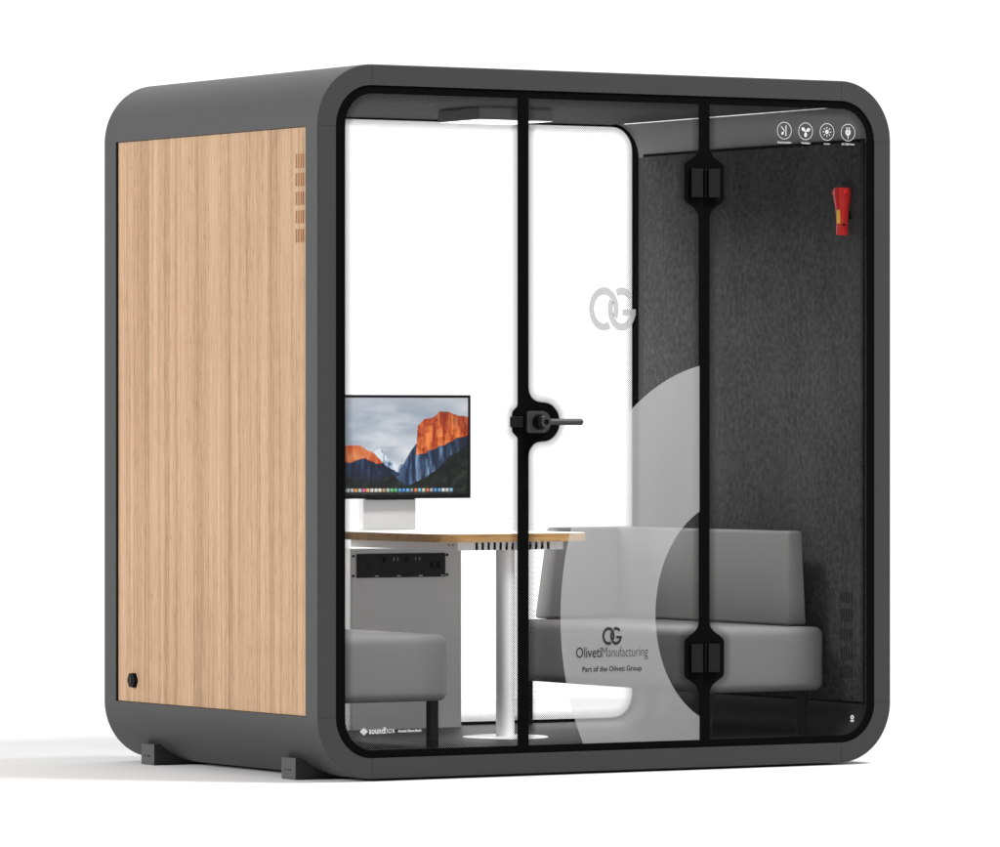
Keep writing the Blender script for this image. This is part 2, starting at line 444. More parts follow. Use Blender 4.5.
# ---------------- glass front
YG = .0045
def panel(name, label, outer, hole, film_fn=None, parent=booth, y=YG, back=False):
    fr = obj(name, plate([outer, hole], y, y+.004), M['black'], parent)
    if label: fr['label'] = label
    xs = [p.x for p in hole]; zs = [p.y for p in hole]
    g = bmesh.new(); g.faces.new([g.verts.new((p.x, y+.0022, p.y)) for p in dedupe(hole)])
    obj('glass_pane', g, M['glass'], fr)
    obj('dot_border', fade_ring(hole, y+.0012, .030 if not back else .034), M['frit'], fr)
    return fr
def dedupe(h):
    P = []
    for p in h:
        if not P or (p-P[-1]).length > 1e-5: P.append(p)
    if (P[0]-P[-1]).length < 1e-5: P.pop()
    return P
zb, zt = .092, 2.206; OR = .134; CR = .104
ML0, ML1, MR0, MR1 = .7545, .7955, 1.4615, 1.5025
OX0, OX1, OZ0, OZ1 = .0675, W-.0675, .0675, H-.0675
HZ = 1.149
def hinge_pts(x, s, up):
    """outline of one hinge lug beside a mullion edge at x; s = direction it sticks out; up: order"""
    out = []
    zs = [(1.8785, 2.0115), (.2970, .4320)]
    seq = sorted(zs) if up else sorted(zs)[::-1]
    for a, b in seq:
        pts = [(x, a-.030, .045), (x+s*.0575, a+.006, .018), (x+s*.0575, b-.006, .018), (x, b+.030, .045)]
        out += pts if up else pts[::-1]
    return out
# left fixed pane
lo = rpath([(OX0, OZ0, OR), (.7735, OZ0, 0), (.7735, OZ1, 0), (OX0, OZ1, OR)], 16)
lh = rpath([(.104, zb, CR), (ML0, zb, 0), (ML0, HZ-.052, .012), (ML0-.021, HZ-.033, .012), (ML0-.021, HZ+.033, .012), (ML0, HZ+.052, .012), (ML0, zt, 0), (.104, zt, CR)], 16)
fixed_l = panel('fixed_window', 'left glazed front panel beside the door', lo, lh)
# door
hc = (.850, HZ); hr = .065; rf = .048; zf = .113
hp = [Vector((ML1, zb)), Vector((MR0, zb))]
hp = rpath([(ML1, zb, 0), (MR0, zb, 0)] + hinge_pts(MR0, -1, True) + [(MR0, zt, 0), (ML1, zt, 0)], 14)
# handle lug drawn as true arcs on the left edge, going down
lug = []
cf = Vector((ML1+rf, HZ+zf)); a_end = math.atan2(hc[1]-cf.y, hc[0]-cf.x)
for i in range(13):
    t = PI + (a_end+2*PI-PI)*i/12 if a_end < 0 else PI
    lug.append(cf+Vector((math.cos(t), math.sin(t)))*rf)
a0 = math.atan2(cf.y-hc[1], cf.x-hc[0])
for i in range(1, 30): t = a0-2*a0*i/30; lug.append(Vector(hc)+Vector((math.cos(t), math.sin(t)))*hr)
lug += [Vector((p.x, 2*HZ-p.y)) for p in lug[:13]][::-1]
hp += lug
dhole = hp
door = panel('door', None, rpath([(.7765, OZ0, 0), (1.4805, OZ0, 0), (1.4805, OZ1, 0), (.7765, OZ1, 0)]), dhole)
# right fixed pane
ro = rpath([(1.4835, OZ0, 0), (OX1, OZ0, OR), (OX1, OZ1, OR), (1.4835, OZ1, 0)], 16)
rh = rpath([(MR1, zb, 0), (W-.094, zb, CR), (W-.094, zt, CR), (MR1, zt, 0)] + hinge_pts(MR1, 1, False), 16)
fixed_r = panel('fixed_window', 'right glazed front panel with four round icons', ro, rh)
# rear glazing
bo = rrect(OX0, OX1, OZ0, OZ1, OR); bh = rrect(.104, 2.130, .0905, 2.206, .085)
rear = panel('rear_window', 'single rear glass pane', bo, bh, y=D-.0105, back=True)

for x in (.7750, 1.4820):
    obj('seal', bx(x-.0022, x+.0022, YG+.0008, YG+.006, OZ0, OZ1), M['groove'], booth)
# hinges: two leaves each
for zc, in ((1.943,), (.3635,)):
    hg = obj('hinge', bx(1.4785, 1.4935, -.0035, YG, zc-.047, zc+.047, bev=.001, seg=1), M['black_plastic'], booth)
    for xa, xb, d in ((1.424, 1.4705, .006), (1.4875, 1.5325, .013)):
        obj('hinge_leaf', bx(xa, xb, -d, YG-.0002, zc-.047, zc+.047, bev=.0012, seg=2), M['hinge'], hg)

# door handle: plate, rose, lever; strike on the fixed pane
hd = obj('handle', plate([rpath([(.782, HZ-.036, .010), (.873, HZ-.036, .034), (.873, HZ+.036, .034), (.782, HZ+.036, .010)], 10)], -.008, YG-.0001), M['handle'], door, sm=40)
b = bmesh.new(); cyl(b, (.829, -.006, HZ), (.829, -.030, HZ), .0265, .0225); obj('rose', b, M['hinge'], hd, sm=40)
b = bmesh.new(); cyl(b, (.829, -.029, HZ), (.829, -.052, HZ), .0195, .0195); obj('spindle', b, M['handle'], hd, sm=40)
b = bmesh.new(); cyl(b, (.829, -.0515, HZ), (.829, -.0535, HZ), .0095, .0095, n=6); obj('lock_socket', b, M['groove'], hd, sm=40)
b = bmesh.new(); cyl(b, (.842, -.042, HZ), (.969, -.042, HZ), .0105, .0105, n=24)
cyl(b, (.969, -.042, HZ), (.9725, -.042, HZ), .0105, .0075, n=24); obj('lever', b, M['handle'], hd, sm=40)
obj('strike_plate', bx(.722, .770, -.003, YG-.0002, HZ-.018, HZ+.018, bev=.002, seg=2), M['black_plastic'], fixed_l)

# frosted swoosh on the door
YF = YG-.0010
ecx, ecz, ea, eb = 1.5825, .5087, .6654, .8408; icx, icz, ia, ib = 1.5868, .5104, .2995, .3746
poly = []; xr = MR0; zl = zb
t0 = math.acos((xr-ecx)/ea); t1 = 2*PI-math.acos(-math.sqrt(1-((zl-ecz)/eb)**2))
for i in range(81): t = t0+(t1-t0)*i/80; poly.append(Vector((ecx+ea*math.cos(t), ecz+eb*math.sin(t))))
poly.append(Vector((xr, zl)))
u0 = PI*2-math.acos((xr-icx)/ia); u1 = math.acos((xr-icx)/ia)
for i in range(61): t = u0+(u1-u0)*i/60; poly.append(Vector((icx+ia*math.cos(t), icz+ib*math.sin(t))))
b = plate([poly], YF, YF)
obj('frosted_swoosh', b, M['film'], door)
# logos and lettering on the door
og_logo(1.119, 1.521, .182, .1430, YF, 'logo', M['film_logo'], door)
YT = YG-.0022
og_logo(1.117, .4435, .0755, .0595, YT, 'logo', M['ink'], door)
text_bm('Oliveti', .977, .3745, .0975, YT, M['ink'], 'lettering', door, height=.0350, bold=.006, align='L')
text_bm('Manufacturing', 1.0775, .3745, .180, YT, M['ink'], 'lettering', door, height=.0440, bold=-.014, align='L').data.transform(Matrix.Translation((0, 0, 0)))
text_bm('Part of the Oliveti Group', 1.117, .3275, .231, YT, M['ink'], 'lettering', door, height=.0235, bold=.012)

# maker's lettering, left pane
b = bmesh.new(); lx, lz = .172, .1535
for k, hh in enumerate((.006, .013, .019, .013, .006)):
    x = lx+(k-2)*.0056; quad(b, [(x-.0023, lz-hh*.62), (x+.0023, lz-hh*.62), (x+.0023, lz+hh*.62), (x-.0023, lz+hh*.62)], YT)
obj('logo', b, M['white_ink'], fixed_l)
text_bm('sound', .191, .1455, .058, YT, M['white_ink'], 'lettering', fixed_l, height=.0215, bold=.022, align='L')
text_bm('box', .2505, .1458, .0375, YT, M['white_ink'], 'lettering', fixed_l, height=.0215, bold=-.006, align='L')
text_bm('Acoustic Silence Booth', .2985, .1480, .088, YT, M['white_ink'], 'lettering', fixed_l, height=.0095, bold=.03, align='L')

# four round icons, right pane
def ring(b, cx, cz, r, w, y=YT): arc_band(cx, cz, r, r, w, w, 0, 360, y, b, 48)
def disc(b, cx, cz, rx, rz, rot=0, y=YT, n=20):
    c_, s_ = math.cos(rot), math.sin(rot)
    b.faces.new([b.verts.new((cx+rx*math.cos(t)*c_-rz*math.sin(t)*s_, y, cz+rx*math.cos(t)*s_+rz*math.sin(t)*c_)) for t in [2*PI*i/n for i in range(n)]])
def bar(b, xa, za, xb, zb_, w, y=YT):
    d = Vector((xb-xa, zb_-za)).normalized()*w/2; nx, nz = -d.y, d.x
    b.faces.new([b.verts.new((px, y, pz)) for px, pz in ((xa+nx, za+nz), (xb+nx, zb_+nz), (xb-nx, zb_-nz), (xa-nx, za-nz))])
IR = .0292; icons = []
for cx, body, wd in ((1.801, 'Sound insulation', .055), (1.887, 'Ventilation', .036), (1.974, 'Lighting', .026), (2.060, 'AC USB Power', .053)):
    icons.append((cx, body, wd))
for i, (cx, body, wd) in enumerate(icons):
    cz = 2.1262; b = bmesh.new(); ring(b, cx, cz, IR, .0020)
    if i == 0:
        bar(b, cx+.0065, cz-.018, cx+.0065, cz+.018, .0036)
        bar(b, cx-.0135, cz+.0145, cx+.0005, cz, .003); bar(b, cx+.0005, cz+.001, cx-.0065, cz-.008, .003)
        disc(b, cx-.0075, cz-.0095, .0048, .0052, y=YT-.0001)
    if i == 1:
        for a in (25, 145, 270):
            t = math.radians(a); disc(b, cx+.0115*math.cos(t), cz+.0115*math.sin(t), .0082, .0060, t)
        disc(b, cx, cz, .003, .003, y=YT-.0001)
    if i == 2:
        disc(b, cx, cz, .0072, .0072)
        for a in range(8):
            t = a*PI/4; bar(b, cx+.0105*math.cos(t), cz+.0105*math.sin(t), cx+.0175*math.cos(t), cz+.0175*math.sin(t), .0026)
    if i == 3:
        ob = rpath([(cx-.0105, cz+.007, .002), (cx-.0105, cz-.004, .004), (cx-.003, cz-.0105, .002), (cx+.003, cz-.0105, .002), (cx+.0105, cz-.004, .004), (cx+.0105, cz+.007, .002)], 4)
        b.faces.new([b.verts.new((p.x, YT, p.y)) for p in dedupe(ob)])
        for sx in (-.0048, .0048): bar(b, cx+sx, cz+.0065, cx+sx, cz+.0180, .0034, YT-.0001)
        bar(b, cx, cz-.010, cx, cz-.022, .0030, YT-.0001)
    bmesh.ops.recalc_face_normals(b, faces=b.faces)
    ic = obj('icon', b, M['white_ink'], fixed_r)
    if i == 3:
        b = bmesh.new(); disc(b, cx, cz-.0005, .0026, .0026, y=YT-.0003); obj('icon_eye', b, M['ink'], ic)
    text_bm(body, cx, 2.0835, wd, YT, M['white_ink'], 'lettering', fixed_r, height=.0075, bold=.02)
# small mark at the foot of the right pane
b = bmesh.new(); ring(b, 2.077, .1515, .0072, .0040); ring(b, 2.0768, .1515, .0046, .0018, YT-.0001)
for z in (.1415, .1375): quad(b, [(2.070, z-.0013), (2.084, z-.0013), (2.084, z+.0013), (2.070, z+.0013)], YT)
bmesh.ops.recalc_face_normals(b, faces=b.faces)
obj('logo', b, M['white_ink'], fixed_r)

# ------------------------------------------------------------------ ceiling light
cl = thing('ceiling_light', 'flat grey rectangular ceiling lamp with lit white underside', 'ceiling light', (1.1125, .735, 2.212))
obj('housing', bx(-.1475, .1475, -.135, .136, -.0435, -.0045, bev=.0015, seg=2), M['inner'], cl)
obj('mounting_plate', bx(-.142, .142, -.13, .13, -.0045, 0), M['inner'], cl)
obj('diffuser', bx(-.1445, .1445, -.132, .133, -.0441, -.0437), M['lamp'], cl)

# ------------------------------------------------------------------ desk
desk = thing('desk', 'white topped peninsula desk with oak edge, pedestal and round column', 'desk', (1.117, 0, FL))
TZ = .772-FL; TX = .317; TY0, TY1 = .592, 1.462
def top_outline(off=0):
    return rpath([(-TX+off, TY1-off, .0), (-TX+off, TY0+off, .115), (TX-off, TY0+off, .115), (TX-off, TY1-off, .0)], 18)
def slab(outline, z0, z1, bev=0):
    b = bmesh.new(); P = dedupe(outline)
    lo = [b.verts.new((p.x, p.y, z0)) for p in P]; hi = [b.verts.new((p.x, p.y, z1)) for p in P]
    b.faces.new(lo[::-1]); b.faces.new(hi)
    for i in range(len(P)): j = (i+1) % len(P); b.faces.new((lo[i], lo[j], hi[j], hi[i]))
    bmesh.ops.recalc_face_normals(b, faces=b.faces); return b
obj('edge_band', slab(top_outline(), TZ-.0275, TZ-.0012), M['oak_edge'], desk, sm=40)
obj('tabletop', slab(top_outline(.0012), TZ-.0012, TZ), M['white'], desk)
# pedestal
pd = obj('pedestal', bx(-.2245, .2245, 1.345, 1.455, 0, TZ-.0645, bev=.001, seg=1), M['pedestal'], desk)
# cable tray with slots in its front face
b = bmesh.new(); z1 = TZ-.0277; z0 = z1-.0285
abox(b, -.2105, -.2085, .6456, 1.365, z0, z1)
abox(b, .2085, .2105, .6456, 1.365, z0, z1)
abox(b, -.2084, .2084, .675, 1.365, z0, z0+.002)
yA, yB = .644, .6455
abox(b, -.2084, -.140, yA, yB, z0, z1); abox(b, .150, .2084, yA, yB, z0, z1)
abox(b, -.1399, .1499, yA, yB, z1-.0022, z1)
k = 0; x = -.1398
while x < .148:
    abox(b, x+.0108, min(x+.0236, .15), yA, yB, z0, z1-.0023); x += .0236
tray = obj('cable_tray', b, M['white_metal'], desk)
for k in range(12):  # black plates put behind the slots for the dark seen through them
    b = bmesh.new(); xa = -.1398+.0236*k; sl = 0 if k < 3 else .0022*(k-2); h_ = z1-.002-z0; w_ = .0108 if k < 6 else .0108-.0008*(k-5)
    hexa(b, [(xa, .6462, z0), (xa+w_, .6462, z0), (xa+w_, .6472, z0), (xa, .6472, z0)],
            [(xa+sl, .6462, z0+h_), (xa+w_+sl*.3, .6462, z0+h_), (xa+w_+sl*.3, .6472, z0+h_), (xa+sl, .6472, z0+h_)])
    obj('slot_shade', b, M['black_plastic'], tray)
for y in (.672, .700):
    b = bmesh.new(); cyl(b, (-.2104, y, z1-.011), (-.2118, y, z1-.011), .0032, n=16); obj('screw', b, M['hinge'], tray)
b = bmesh.new(); cyl(b, (0, .68, .004), (0, .68, TZ-.0279), .0315, n=48); obj('column', b, M['white_metal'], desk, sm=40)
b = bmesh.new(); lathe(b, [(.146, 0), (.146, .003), (.143, .005), (.033, .006)], (0, .68, 0), 72); obj('base_disc', b, M['white_metal'], desk, sm=30)
# socket strip on the pedestal
zc = .6495-FL
ps = obj('power_strip', bx(-.200, .155, 1.3355, 1.3448, zc-.0415, zc+.0415, bev=.002, seg=2), M['black_plastic'], desk)
for k in range(4):
    xa = -.1985+k*.0885; xb = xa+.0865; ym = 1.3342
    md = obj('socket', bx(xa, xb, ym, 1.3354, zc-.0395, zc+.0395, bev=.0006, seg=1), M['socket'], ps)
    xm = (xa+xb)/2; b = bmesh.new()
    if k == 0:
        cyl(b, (xm, ym+.001, zc), (xm, ym-.004, zc), .010, .009, n=24)
    elif k < 3:
        for dx, dz, w_, h_ in ((0, .006, .004, .009), (-.010, -.016, .008, .0045), (.010, -.016, .008, .0045)):
            abox(b, xm+dx-w_/2, xm+dx+w_/2, ym-.0004, ym-.0001, zc+dz-h_/2, zc+dz+h_/2)
        abox(b, xa+.008, xa+.022, ym-.002, ym-.0001, zc+.010, zc+.030, bev=.0006, seg=1)
    else:
        for dx in (-.013, .013): abox(b, xm+dx-.009, xm+dx+.009, ym-.0006, ym-.0001, zc-.012, zc+.012)
    obj('socket_hole', b, M['groove'] if k else M['hinge'], md)
    b = bmesh.new(); abox(b, xb-.020, xb-.004, ym-.0003, ym-.0001, zc-.0375, zc-.0350)
    if k in (1, 2):
        for dx in (.010, .026): obj('usb_port', bx(xm+dx, xm+dx+.0018, ym-.0004, ym-.0001, zc+.017, zc+.028), M['white'], md)
    obj('status_mark', b, M['white'], md)
for sx in (-.213, .1655):
    for sz in (-.0345, .0345):
        b = bmesh.new(); cyl(b, (sx, 1.3449, zc+sz), (sx, 1.3405, zc+sz), .0048, .004, n=20); obj('screw', b, M['black_plastic'], ps)

# ------------------------------------------------------------------ monitor
mon = thing('monitor', 'flat black framed monitor showing orange mountains on its screen', 'monitor', (1.117, 1.40, .772))
MX, MZ0, MZ1 = .2950, .8815-.772, 1.2435-.772
obj('housing', bx(-MX, MX, .0016, .022, MZ0, MZ1, bev=.002, seg=2), M['black_plastic'], mon)
fr = bmesh.new()
bt = .0098; bb = .0135
for a in ((-MX, MX, MZ1-bt, MZ1), (-MX, MX, MZ0, MZ0+bb)): abox(fr, a[0], a[1], -.001, .0015, a[2], a[3])
for a in ((-MX, -MX+bt), (MX-bt, MX)): abox(fr, a[0], a[1], -.001, .0015, MZ0+bb+.0001, MZ1-bt-.0001)
obj('bezel', fr, M['black_plastic'], mon)
def fbm(nx, nz, fx, fz, octv=5, seed=0, per=.55):
    r = np.random.default_rng(seed); out = np.zeros((nz, nx)); amp = 1; tot = 0
    for o in range(octv):
        gx, gz = max(2, int(fx*2**o))+2, max(2, int(fz*2**o))+2
        g = r.random((gz, gx)); X = np.linspace(0, gx-1.001, nx); Z = np.linspace(0, gz-1.001, nz)
        xi, zi = X.astype(int), Z.astype(int); fx_, fz_ = X-xi, Z-zi; fx_ = fx_*fx_*(3-2*fx_); fz_ = fz_*fz_*(3-2*fz_)
        a = g[zi][:, xi]; b_ = g[zi][:, xi+1]; c_ = g[zi+1][:, xi]; d_ = g[zi+1][:, xi+1]
        out += amp*((a*(1-fx_)+b_*fx_)*(1-fz_[:, None])+(c_*(1-fx_)+d_*fx_)*fz_[:, None]); tot += amp; amp *= per
    return out/tot
def screen_mesh():
    nx, nz = 380, 230
    U, V = np.meshgrid(np.linspace(0, 1, nx), np.linspace(0, 1, nz))     # V = 0 bottom
    img = np.zeros((nz, nx, 3))
    def h(s): return np.array([int(s[i:i+2], 16)/255 for i in (0, 2, 4)])
    def mixc(a, b_, t): return a*(1-t[..., None])+b_*t[..., None]
    n1 = fbm(nx, nz, 2.0, 4, 5, 1); n2 = fbm(nx, nz, 6, 10, 5, 2); st = fbm(nx, nz, 40, 4, 4, 3); ng = fbm(nx, nz, 30, 25, 3, 4); st2 = fbm(nx, nz, 26, 7, 4, 8)
    cl_ = np.clip((n1*.75+n2*.25-.36)/.30, 0, 1)
    img[:] = mixc(h('9fabba')[None, None], h('e4e6ea')[None, None], np.clip(cl_*.8+np.clip(.62-V, 0, 1)*.7, 0, 1))
    img = mixc(img, h('b9bcc4')[None, None]+0*img, np.clip((V-.8)*3, 0, .5))
    def line(pts, rough, seed):
        xs, zs = zip(*pts); b_ = np.interp(U[0], xs, zs); return b_+(fbm(nx, 2, 14, 1, 6, seed, .6)[0]-.5)*rough
    # far snowy ridge
    r1 = line([(0, .30), (.18, .36), (.31, .40), (.37, .47), (.44, .36), (.52, .30), (.62, .34), (.72, .3), (1, .3)], .10, 21)
    m = V < r1[None]; sn = np.clip((st2-.42)*6+(V-.28)*3, 0, 1); img = np.where(m[..., None], mixc(h('30507c')[None, None], h('dfe8f0')[None, None], sn), img)
    # left peak
    r2 = line([(0, .42), (.08, .50), (.16, .515), (.24, .50), (.33, .42), (.42, .28), (.52, .22), (1, .1)], .035, 22)
    m = V < r2[None]; lit = V > (.345+.02*np.sin(U*30)+(n2-.5)*.10); lit &= (U < .40)
    cA = mixc(h('c24a17')[None, None], h('f0a878')[None, None], np.clip((st-.35)*2.2+(n2-.5), 0, 1)); cB = mixc(h('0d1a33')[None, None], h('3a5580')[None, None], np.clip((st-.45)*3, 0, 1))
    cB = mixc(cB, h('101820')[None, None]+0*cB, np.clip((.24-V)*7, 0, 1))
    img = np.where(m[..., None], np.where(lit[..., None], cA, cB), img)
    # right massif: blue flank then lit cliff
    r3 = line([(0, 0), (.44, .05), (.52, .26), (.60, .47), (.66, .58), (.70, .60), (1, .6)], .03, 23)
    m = V < r3[None]; cC = mixc(h('14243f')[None, None], h('5c7ba4')[None, None], np.clip((st-.36)*2.6, 0, 1)); img = np.where(m[..., None], cC, img)
    r4 = line([(0, 0), (.612, .0), (.640, .70), (.685, .775), (.745, .80), (.80, .85), (.86, .865), (.93, .815), (1, .80)], .03, 24)
    m = (V < r4[None]) & (U > .622)
    base = np.interp(U[0], [.62, .66, .80, .9, 1], [.385, .42, .50, .565, .63])[None]+(n2-.5)*.06+(st-.5)*.04
    cD = mixc(h('9c2f0e')[None, None], h('f58a45')[None, None], np.clip((st-.34)*2.4+(ng-.5)*1.0-(V-.72)*1.2, 0, 1))
    top_ = np.clip((V-.70)*4+(ng-.5)*2.5, 0, 1)*np.clip((U-.72)*8, 0, 1); cD = mixc(cD, h('6b3a48')[None, None]+0*cD, top_*.55)
    cE = mixc(h('1a2a44')[None, None], h('7e9cbf')[None, None], np.clip((st-.44)*3.2-(U-.7)*1.6, 0, 1)); cE = mixc(cE, h('141c2a')[None, None]+0*cE, np.clip((U-.80)*4, 0, .8))
    img = np.where(m[..., None], np.where((V > base)[..., None], cD, cE), img)
    # dark foreground wood
    r5 = line([(0, .20), (.2, .17), (.36, .11), (.46, .20), (.56, .10), (.64, .14), (.75, .22), (.88, .40), (1, .52)], .05, 25)
    m = V < r5[None]; cF = mixc(h('0a1110')[None, None], h('2c3a2c')[None, None], np.clip((ng-.42)*2.4+(n2-.5), 0, 1)); img = np.where(m[..., None], cF, img)
    # dock with round-cornered icons
    m = (V < .075) & (U > .10) & (U < .90); img = np.where(m[..., None], img*.72+.07, img)
    cols = ['d8d8dc', 'e8e8e8', 'c9ccd2', 'f0a030', 'd0d4da', 'f05a8c', 'f2c46a', 'f4efe6', 'ececec', 'f6e7c8', 'c8a060', 'bfc4cc', '5ccf5c', '3fbf7a', '4a9fe8', '3c8ee0', '58b4f0', '8a8a90', 'f07030', '62c8e8', 'e8d8c0', 'e0703a', 'b0b4ba', '3c98e0', '5aa0d8', 'f0f0f0', 'dcdcdc', '8cc4f0']
    for i, c_ in enumerate(cols):
        u = .118+i*.0282; m = (np.abs((U-u)/.0108)**4+np.abs((V-.045)/.0185)**4) < 1
        cc = h(c_); sh = .85+.3*(V-.03)/.04; img = np.where(m[..., None], np.clip(cc[None, None]*sh[..., None], 0, 1), img)
        m2 = (np.abs((U-u)/.005)**2+np.abs((V-.045)/.008)**2) < 1; img = np.where(m2[..., None], (1-.5*cc)[None, None]*.6+.4*cc[None, None], img)
    img = np.where(img <= .04045, img/12.92, ((img+.055)/1.055)**2.4)
    x0_, x1_, z0_, z1_ = -MX+.0099, MX-.0099, MZ0+.0136, MZ1-.0099
    co = np.stack([x0_+U*(x1_-x0_), np.zeros_like(U)+.0006, z0_+V*(z1_-z0_)], -1).reshape(-1, 3)
    idx = np.arange(nx*nz).reshape(nz, nx)
    fc = np.stack([idx[:-1, :-1], idx[:-1, 1:], idx[1:, 1:], idx[1:, :-1]], -1).reshape(-1, 4)
    me = bpy.data.meshes.new('screen'); me.from_pydata(co.tolist(), [], fc.tolist())
    at = me.color_attributes.new('picture', 'FLOAT_COLOR', 'POINT')
    at.data.foreach_set('color', np.concatenate([img.reshape(-1, 3), np.ones((nx*nz, 1))], 1).ravel())
    return me
m, N, L, P = new_mat('lit_screen'); at = N.new('ShaderNodeVertexColor'); at.layer_name = 'picture'
P.inputs['Base Color'].default_value = (.01, .01, .01, 1); P.inputs['Roughness'].default_value = .3; P.inputs['Specular IOR Level'].default_value = .1
L.new(at.outputs[0], P.inputs['Emission Color']); P.inputs['Emission Strength'].default_value = .95
obj('screen', screen_mesh(), m, mon)
# stand: boxed white upright behind the screen
sx0, sx1 = .990-1.117, 1.204-1.117
stand = obj('stand', bx(sx0, sx1, .0245, .060, 0, MZ0+.02, bev=.004, seg=3), M['stand'], mon, sm=40)
obj('mount', bx(sx0+.01, sx1-.01, .0222, .0243, MZ0-.004, MZ0+.10), M['black_plastic'], mon)
obj('hinge_cover', bx(-.085, .07, .004, .021, MZ0-.0045, MZ0-.0005, bev=.001, seg=1), M['black_plastic'], mon)

# ------------------------------------------------------------------ corner sofas
def make_sofa(mirror, label):
    """against the +X wall; mirror = -1 puts it against the other"""
    s = thing('corner_sofa', label, 'sofa', (W/2, .2, FL), 'grey corner sofas facing each other inside the booth')
    def fx(bm_):
        if mirror < 0:
            for v in bm_.verts: v.co.x = -v.co.x
            bmesh.ops.reverse_faces(bm_, faces=bm_.faces)
        return bm_
    X = lambda x: x-W/2
    ze = .4505-FL; z0 = .2335-FL
    def cushion(x0, x1, y0, y1, z0, z1, r):
        b = bx(x0, x1, y0, y1, z0, z1, bev=r, seg=5)
        bmesh.ops.subdivide_edges(b, edges=[e for e in b.edges if e.calc_length() > .1], cuts=7, use_grid_fill=True)
        for v in b.verts:          # a slight crown and a little slack, so that it is not a hard box
            u = (v.co.x-x0)/(x1-x0)*2-1; w = (v.co.y-y0)/(y1-y0)*2-1
            if v.co.z > z1-1e-4: v.co.z += .004*max(0, 1-u*u)*max(0, 1-w*w)
            v.co.x += .0008*math.sin(v.co.y*31+v.co.z*17); v.co.y += .0008*math.sin(v.co.x*27+v.co.z*23)
        return b
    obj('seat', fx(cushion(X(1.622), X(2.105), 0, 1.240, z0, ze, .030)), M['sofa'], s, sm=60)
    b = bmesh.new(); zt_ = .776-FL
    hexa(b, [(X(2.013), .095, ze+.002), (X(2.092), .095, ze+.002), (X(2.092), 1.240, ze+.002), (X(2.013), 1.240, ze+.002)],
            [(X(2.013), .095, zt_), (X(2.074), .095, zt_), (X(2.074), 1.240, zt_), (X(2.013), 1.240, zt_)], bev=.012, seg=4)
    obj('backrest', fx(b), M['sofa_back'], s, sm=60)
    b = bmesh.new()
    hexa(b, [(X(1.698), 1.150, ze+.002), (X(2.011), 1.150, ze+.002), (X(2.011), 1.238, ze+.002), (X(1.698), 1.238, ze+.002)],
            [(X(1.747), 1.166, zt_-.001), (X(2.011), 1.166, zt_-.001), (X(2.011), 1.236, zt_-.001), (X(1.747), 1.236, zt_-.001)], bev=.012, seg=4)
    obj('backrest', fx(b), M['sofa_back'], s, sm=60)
    for y in (.042, 1.200):
        for x in (1.640, 2.030):
            if x > 2 and y > 1: y = 1.0
            b = bx(X(x), X(x+.031), y, y+.030, 0, z0+.004, bev=.002, seg=2); obj('leg', fx(b), M['black_plastic'], s)
    return s
make_sofa(1, 'grey corner sofa on the right, its backrest against the felt wall')
make_sofa(-1, 'grey corner sofa on the left, mostly hidden, seat end below the power sockets')

# ------------------------------------------------------------------ red torch on the felt wall
t = thing('torch', 'red emergency torch with yellow strip hanging on the dark felt wall', 'torch', (2.110, .109, 1.783))
b = bmesh.new()
lathe(b, [(.016, .0), (.0205, .003), (.0215, .012), (.0205, .034), (.0195, .036), (.0205, .038), (.0215, .062), (.0235, .088), (.025, .104), (.0295, .122), (.0305, .146), (.0305, .157), (.027, .161)], (0, 0, 0), 10)
obj('body', b, M['red'], t, sm=25)
b = bmesh.new(); cyl(b, (-.006, .024, .146), (-.006, .0365, .146), .012, n=20); obj('pivot', b, M['red'], t, sm=40)
b = bmesh.new(); cyl(b, (-.010, -.024, .146), (-.010, -.0345, .146), .009, n=20); obj('pivot', b, M['red'], t, sm=40)
b = bmesh.new(); abox(b, -.0226, -.0202, -.0062, .0062, .040, .086)
bmesh.ops.rotate(b, cent=(0, 0, 0), matrix=Matrix.Rotation(math.radians(18), 3, 'Z'), verts=b.verts)
obj('label_strip', b, M['yellow'], t)
b = bmesh.new(); abox(b, -.0232, -.0195, -.0058, .0058, .112, .118); bmesh.ops.rotate(b, cent=(0, 0, 0), matrix=Matrix.Rotation(math.radians(90-18), 3, 'Z'), verts=b.verts)
bmesh.ops.translate(b, verts=b.verts, vec=(0, -.006, .022)); obj('head_notch', b, M['groove'], t)
b = bmesh.new(); abox(b, -.0216, -.0190, -.0125, -.0005, .033, .0372); bmesh.ops.rotate(b, cent=(0, 0, 0), matrix=Matrix.Rotation(math.radians(50), 3, 'Z'), verts=b.verts); obj('cap_slot', b, M['groove'], t)
b = bmesh.new(); abox(b, .0, .0335, -.004, .010, .055, .085); obj('wall_bracket', b, M['black_plastic'], t)

# ------------------------------------------------------------------ camera
cam = bpy.data.objects.new('camera', bpy.data.cameras.new('camera')); C.objects.link(cam)
cam.location = (-9.51840014, -16.780342, 1.14409189)
cam.rotation_euler = (PI/2, 0, -.546224481)
cam.data.sensor_width = 36; cam.data.sensor_fit = 'HORIZONTAL'; cam.data.lens = 6.02555*36
cam.data.shift_y = (423.5-423.4)/1000*-1
cam.data.clip_end = 200; cam.data.clip_start = .5
sc.camera = cam

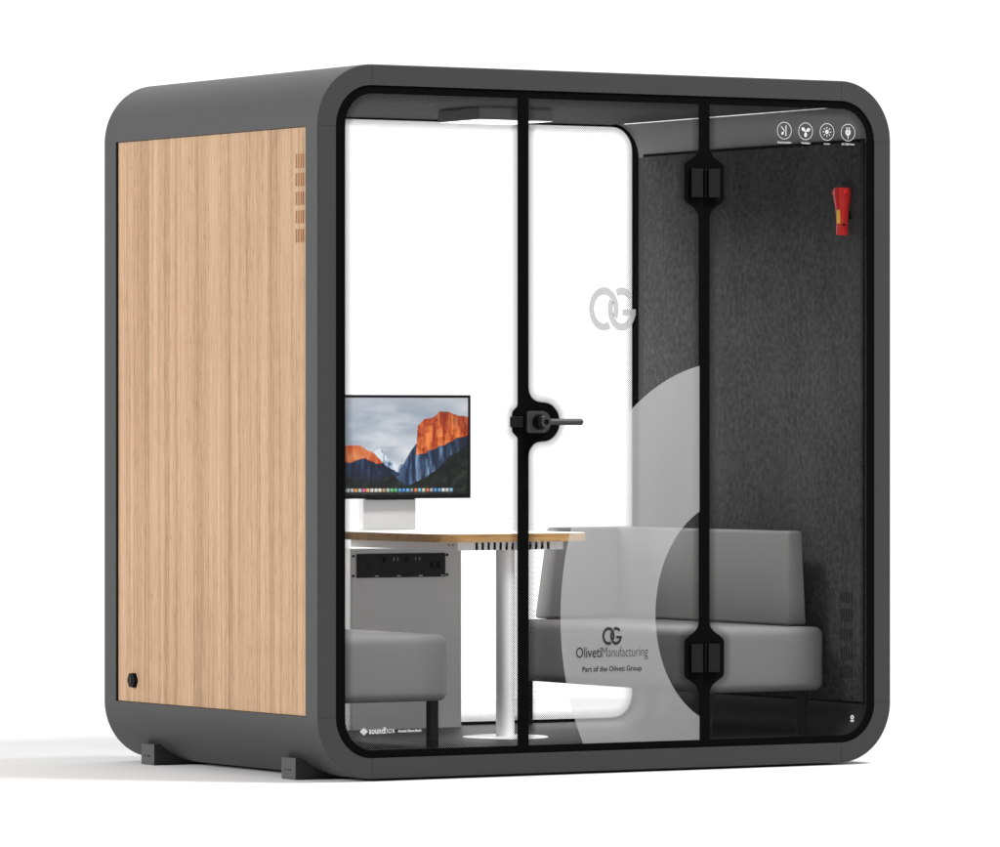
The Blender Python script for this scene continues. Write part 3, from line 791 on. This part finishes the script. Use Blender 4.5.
# ------------------------------------------------------------------ light
wd = bpy.data.worlds.new('World'); sc.world = wd; wd.use_nodes = True
N, L = wd.node_tree.nodes, wd.node_tree.links; bg = N['Background']
tc = N.new('ShaderNodeTexCoord')
dp = N.new('ShaderNodeVectorMath'); dp.operation = 'DOT_PRODUCT'; dp.inputs[1].default_value = (.5195, .8545, 0)
L.new(tc.outputs['Generated'], dp.inputs[0])
mr = N.new('ShaderNodeMapRange'); mr.interpolation_type = 'SMOOTHSTEP'
mr.inputs['From Min'].default_value = -.3; mr.inputs['From Max'].default_value = .75; mr.inputs['To Min'].default_value = .15; mr.inputs['To Max'].default_value = 1.25
L.new(dp.outputs['Value'], mr.inputs['Value'])
sp = N.new('ShaderNodeSeparateXYZ'); L.new(tc.outputs['Generated'], sp.inputs[0])
up = N.new('ShaderNodeMapRange'); up.interpolation_type = 'SMOOTHSTEP'; up.inputs['From Min'].default_value = .25; up.inputs['From Max'].default_value = .9
up.inputs['To Min'].default_value = 0; up.inputs['To Max'].default_value = .38
L.new(sp.outputs['Z'], up.inputs['Value'])
ad = N.new('ShaderNodeMath'); ad.operation = 'ADD'; L.new(mr.outputs[0], ad.inputs[0]); L.new(up.outputs[0], ad.inputs[1])
d2 = N.new('ShaderNodeVectorMath'); d2.operation = 'DOT_PRODUCT'; d2.inputs[1].default_value = (.74, -.67, 0)  # added unseen glow at front right, brightens the front-facing sides only
L.new(tc.outputs['Generated'], d2.inputs[0])
m2 = N.new('ShaderNodeMapRange'); m2.interpolation_type = 'SMOOTHSTEP'
m2.inputs['From Min'].default_value = .25; m2.inputs['From Max'].default_value = .9; m2.inputs['To Min'].default_value = 0; m2.inputs['To Max'].default_value = 1.0
L.new(d2.outputs['Value'], m2.inputs['Value'])
a2 = N.new('ShaderNodeMath'); a2.operation = 'ADD'; L.new(ad.outputs[0], a2.inputs[0]); L.new(m2.outputs[0], a2.inputs[1])
L.new(a2.outputs[0], bg.inputs['Strength']); bg.inputs['Color'].default_value = (1, 1, 1, 1)

def area(name, loc, target, size, power, col=(1, 1, 1)):
    l = bpy.data.lights.new(name, 'AREA'); l.shape = 'RECTANGLE'; l.size, l.size_y = size; l.energy = power; l.color = col
    o = bpy.data.objects.new(name, l); C.objects.link(o); o.location = loc
    o.rotation_euler = (Vector(target)-Vector(loc)).to_track_quat('-Z', 'Y').to_euler(); return o
area('key_softbox', (1.1+3.5, .7-4.9, 10.4), (1.1, .7, .3), (2.2, 2.2), 1850)
area('side_softbox', (-8.9, 2.6, 3.2), (0, .7, 1.1), (3.5, 3.5), 1700)

la = area('ceiling_lamp_light', (1.1125, .735, 2.1665), (1.1125, .735, 0), (.285, .262), 24, (1, .99, .975)); la.data.spread = math.radians(150)

sc.view_settings.view_transform = 'Standard'; sc.view_settings.look = 'None'; sc.view_settings.exposure = 0; sc.view_settings.gamma = 1
sc.cycles.use_denoising = True
try: sc.cycles.denoiser = 'OPENIMAGEDENOISE'
except Exception: pass
sc.cycles.max_bounces = 10; sc.cycles.transparent_max_bounces = 24; sc.cycles.diffuse_bounces = 6
sc.cycles.sample_clamp_indirect = 6; sc.cycles.caustics_reflective = False; sc.cycles.caustics_refractive = False
